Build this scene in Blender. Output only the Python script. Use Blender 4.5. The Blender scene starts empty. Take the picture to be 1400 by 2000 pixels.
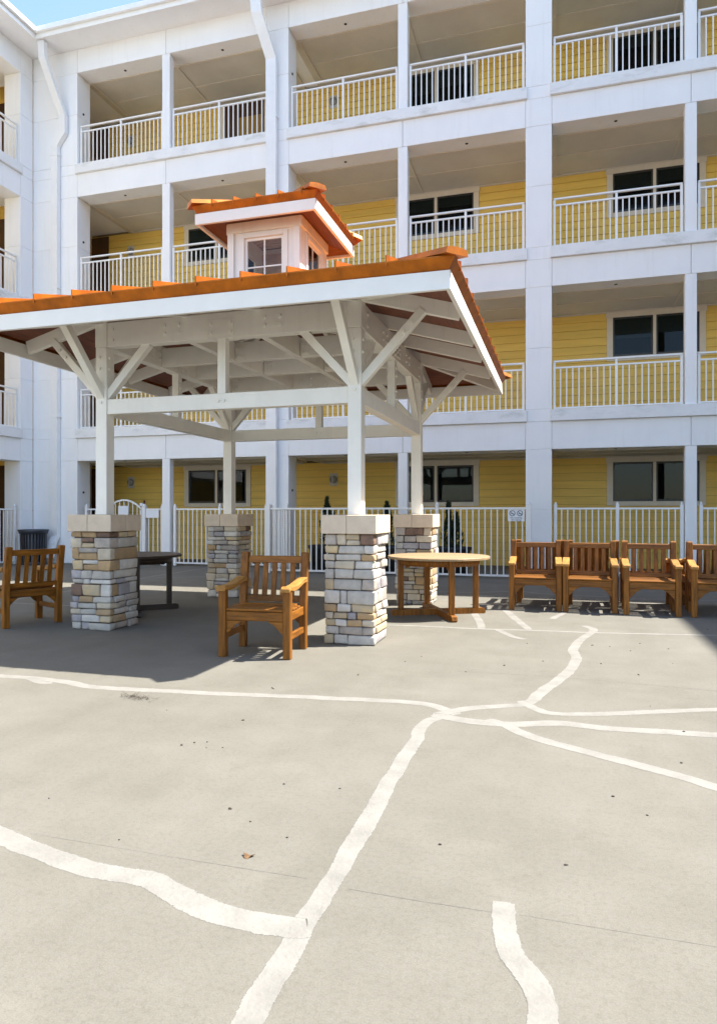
import bpy, bmesh, math, random
from mathutils import Vector, Matrix
random.seed(11)
scene = bpy.context.scene
COL = scene.collection
R = math.radians

# ---------------------------------------------------------------- camera, sky, sun, exposure
CAM_H, YAW, FOC, HOR = 1.35, R(16.43), 1338.0, 1001.5      # height, turn to the left, focal length and horizon of the 1400x2000 photograph
cam = bpy.data.objects.new('camera', bpy.data.cameras.new('camera'))
COL.objects.link(cam)
cam.location = (0, 0, CAM_H)
cam.rotation_euler = (R(90), 0, YAW)
cam.data.sensor_fit = 'VERTICAL'
cam.data.sensor_height = 36.0
cam.data.lens = FOC / 2000 * 36.0
cam.data.shift_y = (HOR - 1000) / 2000
cam.data.clip_end = 2000
scene.camera = cam

SUN = Vector((0.61, 0.255, 1.0)).normalized()
world = bpy.data.worlds.new('World'); scene.world = world; world.use_nodes = True
wn = world.node_tree.nodes; wl = world.node_tree.links
sky = wn.new('ShaderNodeTexSky'); sky.sky_type = 'NISHITA'; sky.sun_disc = False
sky.sun_elevation = math.asin(SUN.z); sky.sun_rotation = math.atan2(SUN.x, SUN.y)
sky.air_density = 1.0; sky.dust_density = 0.8; sky.ozone_density = 1.1
wl.new(sky.outputs[0], wn['Background'].inputs[0]); wn['Background'].inputs[1].default_value = 0.15
sl = bpy.data.lights.new('sun', 'SUN'); sl.energy = 4.8; sl.angle = R(0.55); sl.color = (1.0, 0.955, 0.88)
so = bpy.data.objects.new('sun', sl); COL.objects.link(so)
so.rotation_euler = (-SUN).to_track_quat('-Z', 'Y').to_euler(); so.location = (20, 10, 40)
vs = scene.view_settings
vs.view_transform = 'Standard'; vs.look = 'None'; vs.gamma = 1.0; vs.use_curve_mapping = False
vs.exposure = 1.54
scene.render.engine = 'CYCLES'
scene.cycles.use_denoising = True
scene.cycles.max_bounces = 10; scene.cycles.diffuse_bounces = 6

def ray(px, py):
    t = (px - 700) / FOC
    return Vector((t*math.cos(YAW) - math.sin(YAW), t*math.sin(YAW) + math.cos(YAW), (HOR - py) / FOC))
def ground_at(px, py):
    r = ray(px, py); d = -CAM_H / r.z
    return Vector((r.x*d, r.y*d, 0))

# ---------------------------------------------------------------- materials
def mat(name, base, rough=0.6, metal=0.0, var=0.06, nscale=6.0, bump=0.0, bscale=40.0, stretch=(1, 1, 1), spec=0.5, dark=None, rand=0.0, coat=0.0):
    m = bpy.data.materials.new(name); m.use_nodes = True
    n = m.node_tree.nodes; l = m.node_tree.links; p = n['Principled BSDF']
    p.inputs['Roughness'].default_value = rough; p.inputs['Metallic'].default_value = metal
    p.inputs['Specular IOR Level'].default_value = spec
    if coat: p.inputs['Coat Weight'].default_value = coat; p.inputs['Coat Roughness'].default_value = 0.2
    tc = n.new('ShaderNodeTexCoord'); mp = n.new('ShaderNodeMapping'); mp.inputs['Scale'].default_value = stretch
    l.new(tc.outputs['Object'], mp.inputs['Vector'])
    vec = mp.outputs[0]
    if rand:
        oi = n.new('ShaderNodeObjectInfo'); ad = n.new('ShaderNodeVectorMath'); ad.operation = 'MULTIPLY_ADD'
        ad.inputs[1].default_value = (37, 91, 53); l.new(oi.outputs['Random'], ad.inputs[0]); l.new(vec, ad.inputs[2]); vec = ad.outputs[0]
    nz = n.new('ShaderNodeTexNoise'); nz.inputs['Scale'].default_value = nscale; nz.inputs['Detail'].default_value = 7; nz.inputs['Roughness'].default_value = 0.62
    l.new(vec, nz.inputs['Vector'])
    cr = n.new('ShaderNodeValToRGB')
    d = dark if dark else tuple(max(0, c*(1 - var*2.2)) for c in base)
    b = tuple(min(1, c*(1 + var)) for c in base)
    cr.color_ramp.elements[0].position = 0.3; cr.color_ramp.elements[0].color = (*d, 1)
    cr.color_ramp.elements[1].position = 0.7; cr.color_ramp.elements[1].color = (*b, 1)
    l.new(nz.outputs['Fac'], cr.inputs[0])
    out = cr.outputs[0]
    if rand:
        hs = n.new('ShaderNodeHueSaturation'); mr = n.new('ShaderNodeMapRange')
        mr.inputs['To Min'].default_value = 1 - rand; mr.inputs['To Max'].default_value = 1 + rand
        l.new(oi.outputs['Random'], mr.inputs[0]); l.new(mr.outputs[0], hs.inputs['Value']); l.new(out, hs.inputs['Color']); out = hs.outputs[0]
    l.new(out, p.inputs['Base Color'])
    if bump:
        nb = n.new('ShaderNodeTexNoise'); nb.inputs['Scale'].default_value = bscale; nb.inputs['Detail'].default_value = 5
        l.new(vec, nb.inputs['Vector'])
        bp = n.new('ShaderNodeBump'); bp.inputs['Strength'].default_value = bump; bp.inputs['Distance'].default_value = 0.01
        l.new(nb.outputs['Fac'], bp.inputs['Height']); l.new(bp.outputs[0], p.inputs['Normal'])
    return m

M = {}
M['white'] = mat('white_stucco', (0.85, 0.85, 0.845), 0.75, var=0.018, nscale=1.3, bump=0.25, bscale=120, stretch=(1, 1, 0.6))
M['metal_white'] = mat('white_powder_coat', (0.82, 0.82, 0.81), 0.35, var=0.02, nscale=3)
M['cream'] = mat('cream_timber_paint', (0.87, 0.85, 0.79), 0.5, var=0.03, nscale=2.5, bump=0.12, bscale=60, rand=0.025)
M['fascia'] = mat('white_timber_paint', (0.85, 0.835, 0.80), 0.5, var=0.02, nscale=3)
M['yellow'] = mat('yellow_board_paint', (0.88, 0.60, 0.135), 0.6, var=0.06, nscale=2.2, bump=0.15, bscale=50, stretch=(0.3, 1, 4), rand=0.04)
M['lap_shadow'] = mat('lap_shadow_underlay', (0.22, 0.17, 0.08), 0.9)  # shadow under the board laps is put into this dark backing colour
M['ceiling'] = mat('cream_ceiling_paint', (0.63, 0.585, 0.50), 0.8, var=0.05, nscale=0.8)
M['batten'] = mat('cream_batten_paint', (0.66, 0.60, 0.50), 0.7, var=0.03)
M['trim'] = mat('cream_window_trim', (0.74, 0.66, 0.53), 0.55, var=0.03)
M['sash'] = mat('dark_bronze_sash', (0.035, 0.032, 0.03), 0.4, var=0.05)
M['pane'] = mat('dark_window_glass', (0.012, 0.015, 0.018), 0.04, var=0.3, nscale=1.5, bump=0.02, bscale=2.5, spec=0.16)
M['blind'] = mat('window_shade', (0.10, 0.115, 0.11), 0.6, var=0.1)
M['room'] = mat('unlit_room', (0.008, 0.009, 0.010), 0.8, var=0.3, nscale=3)
M['lampmetal'] = mat('pale_lamp_housing', (0.62, 0.58, 0.50), 0.5)
M['lens'] = mat('grey_lamp_lens', (0.30, 0.30, 0.29), 0.3)
M['black'] = mat('black_plastic', (0.012, 0.012, 0.014), 0.45, var=0.1)
M['dot'] = mat('dark_fitting', (0.02, 0.018, 0.016), 0.6)
M['door'] = mat('golden_brown_door', (0.33, 0.19, 0.035), 0.5, var=0.1, stretch=(8, 8, 0.6))
M['brown'] = mat('dark_brown_wood_and_shade', (0.075, 0.034, 0.016), 0.5, var=0.1)  # doorway wood; also stands for shade on the gallery end panels
M['roofgrey'] = mat('pale_metal_roof', (0.45, 0.52, 0.56), 0.45, metal=0.3, var=0.03)
M['copper'] = mat('orange_metal_roofing', (0.50, 0.138, 0.004), 0.46, metal=0.45, var=0.18, nscale=5, rand=0.03)
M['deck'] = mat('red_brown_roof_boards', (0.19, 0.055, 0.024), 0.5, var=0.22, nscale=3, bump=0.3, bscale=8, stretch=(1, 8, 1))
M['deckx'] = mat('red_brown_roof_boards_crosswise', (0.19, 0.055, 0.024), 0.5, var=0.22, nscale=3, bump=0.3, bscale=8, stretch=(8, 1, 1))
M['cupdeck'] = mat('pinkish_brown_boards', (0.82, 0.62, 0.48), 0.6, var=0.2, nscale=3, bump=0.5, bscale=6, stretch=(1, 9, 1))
M['teak_x'] = mat('teak_grain_across', (0.25, 0.092, 0.010), 0.5, var=0.28, nscale=7, bump=0.12, bscale=30, stretch=(0.5, 5, 5), rand=0.16, spec=0.3)
M['teak_y'] = mat('teak_grain_deep', (0.25, 0.092, 0.010), 0.5, var=0.28, nscale=7, bump=0.12, bscale=30, stretch=(5, 0.5, 5), rand=0.16, spec=0.3)
M['teak_z'] = mat('teak_grain_upright', (0.25, 0.092, 0.010), 0.5, var=0.28, nscale=7, bump=0.12, bscale=30, stretch=(5, 5, 0.5), rand=0.16, spec=0.3)
M['teak_arm'] = mat('weathered_sunlit_teak_arm', (0.40, 0.195, 0.045), 0.55, var=0.2, nscale=7, bump=0.12, bscale=30, stretch=(5, 0.5, 5), rand=0.12, spec=0.3)  # weathered teak made paler: sun on the armrests is put into it
M['teak_top'] = mat('weathered_teak_top', (0.33, 0.225, 0.12), 0.55, var=0.12, nscale=6, bump=0.15, bscale=30, stretch=(0.6, 6, 6), rand=0.08)
M['shaded_wood'] = mat('shade_darkened_table_wood', (0.04, 0.021, 0.013), 0.45, var=0.15, nscale=6, stretch=(0.6, 6, 6), rand=0.06)  # pavilion shade on the table is put into this dark wood
M['mortar'] = mat('dark_pier_mortar', (0.10, 0.085, 0.07), 0.9, var=0.1, bump=0.4)
M['cap'] = mat('buff_cast_stone', (0.67, 0.55, 0.42), 0.75, var=0.05, nscale=9, bump=0.2, bscale=90, rand=0.04)
STONE = []
for i, (c, d) in enumerate([((0.50, 0.465, 0.41), (0.38, 0.35, 0.31)), ((0.57, 0.49, 0.37), (0.45, 0.38, 0.29)), ((0.46, 0.30, 0.145), (0.33, 0.24, 0.15)), ((0.40, 0.365, 0.36), (0.27, 0.25, 0.26)),
                            ((0.23, 0.145, 0.10), (0.11, 0.07, 0.055)), ((0.60, 0.56, 0.50), (0.47, 0.44, 0.40)), ((0.54, 0.40, 0.21), (0.42, 0.36, 0.28)), ((0.45, 0.385, 0.33), (0.30, 0.27, 0.24))]):
    STONE.append(mat('field_stone_%d' % i, c, 0.85, var=0.10, nscale=9, bump=0.7, bscale=30, dark=d, rand=0.10))
STONE_W = [6, 7, 3, 4, 1, 4, 4, 4]
M['steel'] = mat('dark_painted_steel', (0.055, 0.06, 0.075), 0.4, metal=0.2, var=0.1)
M['liner'] = mat('black_bin_liner', (0.01, 0.01, 0.012), 0.6)
M['soil'] = mat('potting_soil', (0.03, 0.02, 0.014), 0.95)
M['leaf'] = mat('dark_conifer_foliage', (0.028, 0.05, 0.018), 0.6, var=0.35, nscale=18)
M['bark'] = mat('conifer_bark', (0.07, 0.045, 0.03), 0.9)
M['sealant'] = mat('white_crack_sealant', (0.345, 0.33, 0.295), 0.85, var=0.07, nscale=7, bump=0.3, bscale=60, stretch=(1, 1, 1))
M['joint'] = mat('dark_joint_filler', (0.115, 0.108, 0.092), 0.9, var=0.2, nscale=14)
M['sign'] = mat('white_sign_plate', (0.78, 0.80, 0.83), 0.4, var=0.01)
M['ink'] = mat('dark_sign_print', (0.03, 0.07, 0.10), 0.5)
M['red'] = mat('dark_red_cap', (0.12, 0.012, 0.012), 0.4)
M['litter'] = mat('dry_leaf_litter', (0.05, 0.035, 0.022), 0.8, var=0.3)
M['dryleaf'] = mat('dry_brown_leaf', (0.17, 0.09, 0.035), 0.7, var=0.25, nscale=30)

def add_streaks(m, amount):
    n = m.node_tree.nodes; l = m.node_tree.links; p = n['Principled BSDF']; src = p.inputs['Base Color'].links[0].from_socket
    tc = n.new('ShaderNodeTexCoord'); oi = n.new('ShaderNodeObjectInfo')
    mp = n.new('ShaderNodeMapping'); mp.inputs['Scale'].default_value = (9, 9, 0.55); l.new(tc.outputs['Object'], mp.inputs[0])
    ad = n.new('ShaderNodeVectorMath'); ad.operation = 'MULTIPLY_ADD'; ad.inputs[1].default_value = (53, 29, 11); l.new(oi.outputs['Random'], ad.inputs[0]); l.new(mp.outputs[0], ad.inputs[2])
    z = n.new('ShaderNodeTexNoise'); z.inputs['Scale'].default_value = 0.8; z.inputs['Detail'].default_value = 6; z.inputs['Roughness'].default_value = 0.66; l.new(ad.outputs[0], z.inputs['Vector'])
    mr = n.new('ShaderNodeMapRange'); mr.inputs['From Min'].default_value = 0.56; mr.inputs['From Max'].default_value = 0.78; mr.inputs['To Max'].default_value = amount; l.new(z.outputs['Fac'], mr.inputs[0])
    mx = n.new('ShaderNodeMix'); mx.data_type = 'RGBA'; mx.inputs['B'].default_value = (0.52, 0.51, 0.47, 1)
    l.new(mr.outputs[0], mx.inputs['Factor']); l.new(src, mx.inputs['A']); l.new(mx.outputs['Result'], p.inputs['Base Color'])
add_streaks(M['white'], 0.2); add_streaks(M['cream'], 0.2)
# curb paint with grey-green mould blotches
def curb_material():
    m = mat('stained_white_curb', (0.79, 0.79, 0.78), 0.75, var=0.03, nscale=1.5, bump=0.25, bscale=110)
    n = m.node_tree.nodes; l = m.node_tree.links; p = n['Principled BSDF']
    src = p.inputs['Base Color'].links[0].from_socket
    tc = n.new('ShaderNodeTexCoord'); mp = n.new('ShaderNodeMapping'); mp.inputs['Scale'].default_value = (1.1, 1.1, 3.0)
    oi = n.new('ShaderNodeObjectInfo'); ad = n.new('ShaderNodeVectorMath'); ad.operation = 'MULTIPLY_ADD'; ad.inputs[1].default_value = (31, 17, 5)
    l.new(tc.outputs['Object'], mp.inputs[0]); l.new(oi.outputs['Random'], ad.inputs[0]); l.new(mp.outputs[0], ad.inputs[2])
    a = n.new('ShaderNodeTexNoise'); a.inputs['Scale'].default_value = 1.4; a.inputs['Detail'].default_value = 8; a.inputs['Roughness'].default_value = 0.7
    l.new(ad.outputs[0], a.inputs['Vector'])
    cr = n.new('ShaderNodeValToRGB'); cr.color_ramp.elements[0].position = 0.52; cr.color_ramp.elements[0].color = (0, 0, 0, 1)
    cr.color_ramp.elements[1].position = 0.78; cr.color_ramp.elements[1].color = (0.75, 0.75, 0.75, 1)
    l.new(a.outputs['Fac'], cr.inputs[0])
    mx = n.new('ShaderNodeMix'); mx.data_type = 'RGBA'; mx.inputs['B'].default_value = (0.40, 0.41, 0.37, 1)
    l.new(cr.outputs[0], mx.inputs['Factor']); l.new(src, mx.inputs['A']); l.new(mx.outputs['Result'], p.inputs['Base Color'])
    return m
M['curb'] = curb_material()

def concrete_material():
    m = bpy.data.materials.new('broom_finished_concrete'); m.use_nodes = True
    n = m.node_tree.nodes; l = m.node_tree.links; p = n['Principled BSDF']; p.inputs['Roughness'].default_value = 0.85; p.inputs['Specular IOR Level'].default_value = 0.3
    tc = n.new('ShaderNodeTexCoord')
    def noise(sc, det=6, rough=0.6, st=(1, 1, 1)):
        mp = n.new('ShaderNodeMapping'); mp.inputs['Scale'].default_value = st; l.new(tc.outputs['Object'], mp.inputs[0])
        z = n.new('ShaderNodeTexNoise'); z.inputs['Scale'].default_value = sc; z.inputs['Detail'].default_value = det; z.inputs['Roughness'].default_value = rough
        l.new(mp.outputs[0], z.inputs['Vector']); return z.outputs['Fac']
    def ramp(f, a, ca, b, cb):
        c = n.new('ShaderNodeValToRGB'); c.color_ramp.elements[0].position = a; c.color_ramp.elements[0].color = (*ca, 1)
        c.color_ramp.elements[1].position = b; c.color_ramp.elements[1].color = (*cb, 1); l.new(f, c.inputs[0]); return c.outputs[0]
    def mul(a, b):
        x = n.new('ShaderNodeMix'); x.data_type = 'RGBA'; x.blend_type = 'MULTIPLY'; x.inputs['Factor'].default_value = 1
        l.new(a, x.inputs['A']); l.new(b, x.inputs['B']); return x.outputs['Result']
    big = ramp(noise(0.38, 6, 0.62), 0.30, (0.154, 0.145, 0.121), 0.70, (0.187, 0.176, 0.149))
    mid = ramp(noise(1.9, 8, 0.68), 0.28, (0.86, 0.855, 0.84), 0.62, (1.02, 1.02, 1.02))
    fine = ramp(noise(170, 4, 0.7), 0.32, (0.82, 0.81, 0.79), 0.60, (1.03, 1.03, 1.03))
    grit = ramp(noise(46, 5, 0.75), 0.36, (0.88, 0.875, 0.86), 0.52, (1, 1, 1))
    stain = ramp(noise(2.6, 9, 0.74), 0.60, (1, 1, 1), 0.80, (0.78, 0.77, 0.74))
    pale = ramp(noise(1.1, 5, 0.55, (1, 2.2, 1)), 0.60, (1, 1, 1), 0.74, (1.11, 1.10, 1.09))
    sweep = ramp(noise(0.9, 5, 0.6, (3.2, 0.5, 1)), 0.34, (0.94, 0.94, 0.93), 0.6, (1, 1, 1))
    col = mul(mul(mul(mul(mul(mul(big, mid), fine), grit), stain), pale), sweep)
    l.new(col, p.inputs['Base Color'])
    bp = n.new('ShaderNodeBump'); bp.inputs['Strength'].default_value = 0.35; bp.inputs['Distance'].default_value = 0.004
    l.new(noise(150, 4, 0.7), bp.inputs['Height']); l.new(bp.outputs[0], p.inputs['Normal'])
    return m
def sealant_material():
    m = mat('white_crack_sealant', (0.232, 0.221, 0.195), 0.85, var=0.10, nscale=6, bump=0.4, bscale=60)
    n = m.node_tree.nodes; l = m.node_tree.links; p = n['Principled BSDF']
    at = n.new('ShaderNodeAttribute'); at.attribute_name = 'coverage'
    tc = n.new('ShaderNodeTexCoord')
    def nz(sc, det):
        z = n.new('ShaderNodeTexNoise'); z.inputs['Scale'].default_value = sc; z.inputs['Detail'].default_value = det; z.inputs['Roughness'].default_value = 0.75
        l.new(tc.outputs['Object'], z.inputs['Vector']); return z.outputs['Fac']
    def mth(op, a, b):
        x = n.new('ShaderNodeMath'); x.operation = op
        for k, q in enumerate((a, b)):
            if isinstance(q, (int, float)): x.inputs[k].default_value = q
            else: l.new(q, x.inputs[k])
        return x.outputs[0]
    rag = mth('ADD', mth('MULTIPLY', nz(95, 5), 0.9), mth('MULTIPLY', nz(12, 4), 0.5))
    edge = mth('SUBTRACT', mth('ADD', at.outputs['Fac'], rag), 1.02)
    mr = n.new('ShaderNodeMapRange'); mr.inputs['From Min'].default_value = 0.0; mr.inputs['From Max'].default_value = 0.16
    l.new(edge, mr.inputs[0])
    l.new(mth('MULTIPLY', mr.outputs[0], 0.96), p.inputs['Alpha'])
    return m
M['sealant'] = sealant_material()
M['concrete'] = concrete_material()

def clear_glass(name, tint):
    m = bpy.data.materials.new(name); m.use_nodes = True
    n = m.node_tree.nodes; l = m.node_tree.links; n.remove(n['Principled BSDF'])
    tr = n.new('ShaderNodeBsdfTransparent'); tr.inputs[0].default_value = (*tint, 1)
    gl = n.new('ShaderNodeBsdfGlossy'); gl.inputs['Roughness'].default_value = 0.02
    fr = n.new('ShaderNodeFresnel'); fr.inputs[0].default_value = 1.3; mx = n.new('ShaderNodeMixShader')
    l.new(fr.outputs[0], mx.inputs[0]); l.new(tr.outputs[0], mx.inputs[1]); l.new(gl.outputs[0], mx.inputs[2]); l.new(mx.outputs[0], n['Material Output'].inputs[0])
    return m
M['glass'] = clear_glass('clear_cupola_glass', (0.93, 0.95, 0.95))
M['winglass'] = clear_glass('tinted_window_glass', (0.55, 0.60, 0.60))

# ---------------------------------------------------------------- object helpers
WL = {}                                     # world location of every object made here (unrotated ones)
def link(name, data, parent=None, loc=(0, 0, 0)):
    o = bpy.data.objects.new(name, data); COL.objects.link(o)
    loc = Vector(loc)
    if parent is not None:
        o.parent = parent; o.location = loc - WL[parent.name]
    else:
        o.location = loc
    WL[o.name] = loc
    return o
def thing(name, label, cat, loc=(0, 0, 0), group=None, data=None):
    o = link(name, data, None, loc); o['label'] = label; o['category'] = cat
    if group: o['group'] = group
    return o
BOX = {}
def box_mesh(sx, sy, sz, m, bev):
    key = (round(sx, 4), round(sy, 4), round(sz, 4), m.name, bev)
    if key in BOX: return BOX[key]
    bm = bmesh.new(); bmesh.ops.create_cube(bm, size=1)
    bmesh.ops.scale(bm, vec=(sx, sy, sz), verts=bm.verts)
    if bev: bmesh.ops.bevel(bm, geom=bm.edges[:], offset=bev, segments=1, affect='EDGES')
    me = bpy.data.meshes.new('box'); bm.to_mesh(me); bm.free(); me.materials.append(m)
    BOX[key] = me
    return me
def box(name, lo, hi, m, parent=None, bev=0.0):
    c = [(a + b) / 2 for a, b in zip(lo, hi)]
    return link(name, box_mesh(hi[0]-lo[0], hi[1]-lo[1], hi[2]-lo[2], m, bev), parent, c)
def pymesh(name, verts, faces, m, parent=None, origin=(0, 0, 0), smooth=False):
    og = Vector(origin); me = bpy.data.meshes.new(name)
    me.from_pydata([tuple(Vector(v) - og) for v in verts], [], faces)
    bm = bmesh.new(); bm.from_mesh(me); bmesh.ops.recalc_face_normals(bm, faces=bm.faces[:]); bm.to_mesh(me); bm.free()
    me.materials.append(m)
    if smooth:
        for p in me.polygons: p.use_smooth = True
    return link(name, me, parent, origin)
CUBEF = [(0, 1, 2, 3), (7, 6, 5, 4), (0, 4, 5, 1), (1, 5, 6, 2), (2, 6, 7, 3), (3, 7, 4, 0)]
def beam(name, p0, p1, w, h, m, parent, up=(0, 0, 1), bev=0.004):
    p0 = Vector(p0); p1 = Vector(p1); d = (p1 - p0).normalized(); s = d.cross(Vector(up)).normalized(); u = s.cross(d).normalized()
    mid = (p0 + p1) / 2; vs_ = []
    for p in (p0, p1):
        for a, b in ((-1, -1), (1, -1), (1, 1), (-1, 1)): vs_.append(p + s*a*w/2 + u*b*h/2 - mid)
    bm = bmesh.new(); bv = [bm.verts.new(v) for v in vs_]
    for f in CUBEF: bm.faces.new([bv[i] for i in f])
    bmesh.ops.recalc_face_normals(bm, faces=bm.faces[:])
    if bev: bmesh.ops.bevel(bm, geom=bm.edges[:], offset=bev, segments=1, affect='EDGES')
    me = bpy.data.meshes.new(name); bm.to_mesh(me); bm.free(); me.materials.append(m)
    return link(name, me, parent, mid)
def joined_boxes(name, boxes, m, parent, origin, kind=None):
    bm = bmesh.new()
    for lo, hi in boxes:
        r = bmesh.ops.create_cube(bm, size=1)
        bmesh.ops.scale(bm, vec=[b - a for a, b in zip(lo, hi)], verts=r['verts'])
        bmesh.ops.translate(bm, vec=[(a + b)/2 - o for a, b, o in zip(lo, hi, origin)], verts=r['verts'])
    me = bpy.data.meshes.new(name); bm.to_mesh(me); bm.free(); me.materials.append(m)
    o = link(name, me, parent, origin)
    if kind: o['kind'] = kind
    return o
def lathe(name, prof, n, m, parent, origin, sx=1, sy=1, power=2.0, smooth=True):
    verts = []; faces = []
    for (r, z) in prof:
        for k in range(n):
            a = 2*math.pi*k/n; c, s = math.cos(a), math.sin(a)
            verts.append((math.copysign(abs(c)**(2/power), c)*r*sx, math.copysign(abs(s)**(2/power), s)*r*sy, z))
    for i in range(len(prof) - 1):
        for k in range(n): faces.append((i*n+k, i*n+(k+1) % n, (i+1)*n+(k+1) % n, (i+1)*n+k))
    if prof[0][0] > 1e-4: faces.append(tuple(range(n))[::-1])
    if prof[-1][0] > 1e-4: faces.append(tuple((len(prof)-1)*n + k for k in range(n)))
    og = Vector(origin)
    return pymesh(name, [Vector(v) + og for v in verts], faces, m, parent, origin, smooth)
CYL = {}
def cyl(name, p, r, h, m, parent, axis='z', n=10):
    key = (round(r, 4), round(h, 4), m.name, axis, n)
    if key not in CYL:
        bm = bmesh.new(); bmesh.ops.create_cone(bm, cap_ends=True, segments=n, radius1=r, radius2=r, depth=h)
        if axis == 'x': bmesh.ops.rotate(bm, verts=bm.verts, matrix=Matrix.Rotation(R(90), 3, 'Y'))
        if axis == 'y': bmesh.ops.rotate(bm, verts=bm.verts, matrix=Matrix.Rotation(R(90), 3, 'X'))
        me = bpy.data.meshes.new('cyl'); bm.to_mesh(me); bm.free(); me.materials.append(m); CYL[key] = me
    return link(name, CYL[key], parent, p)
def pipe(name, pts, w, d, m, parent):
    """rectangular duct along a list of points: w across (x), d deep (y)"""
    verts = []; faces = []
    for p in pts:
        for a, b in ((-1, -1), (1, -1), (1, 1), (-1, 1)): verts.append((p[0]+a*w/2, p[1]+b*d/2, p[2]))
    for i in range(len(pts)-1):
        for k in range(4): faces.append((i*4+k, i*4+(k+1) % 4, (i+1)*4+(k+1) % 4, (i+1)*4+k))
    faces += [(0, 1, 2, 3), tuple(len(verts)-4+k for k in range(4))]
    return pymesh(name, verts, faces, m, parent, pts[len(pts)//2])

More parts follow.
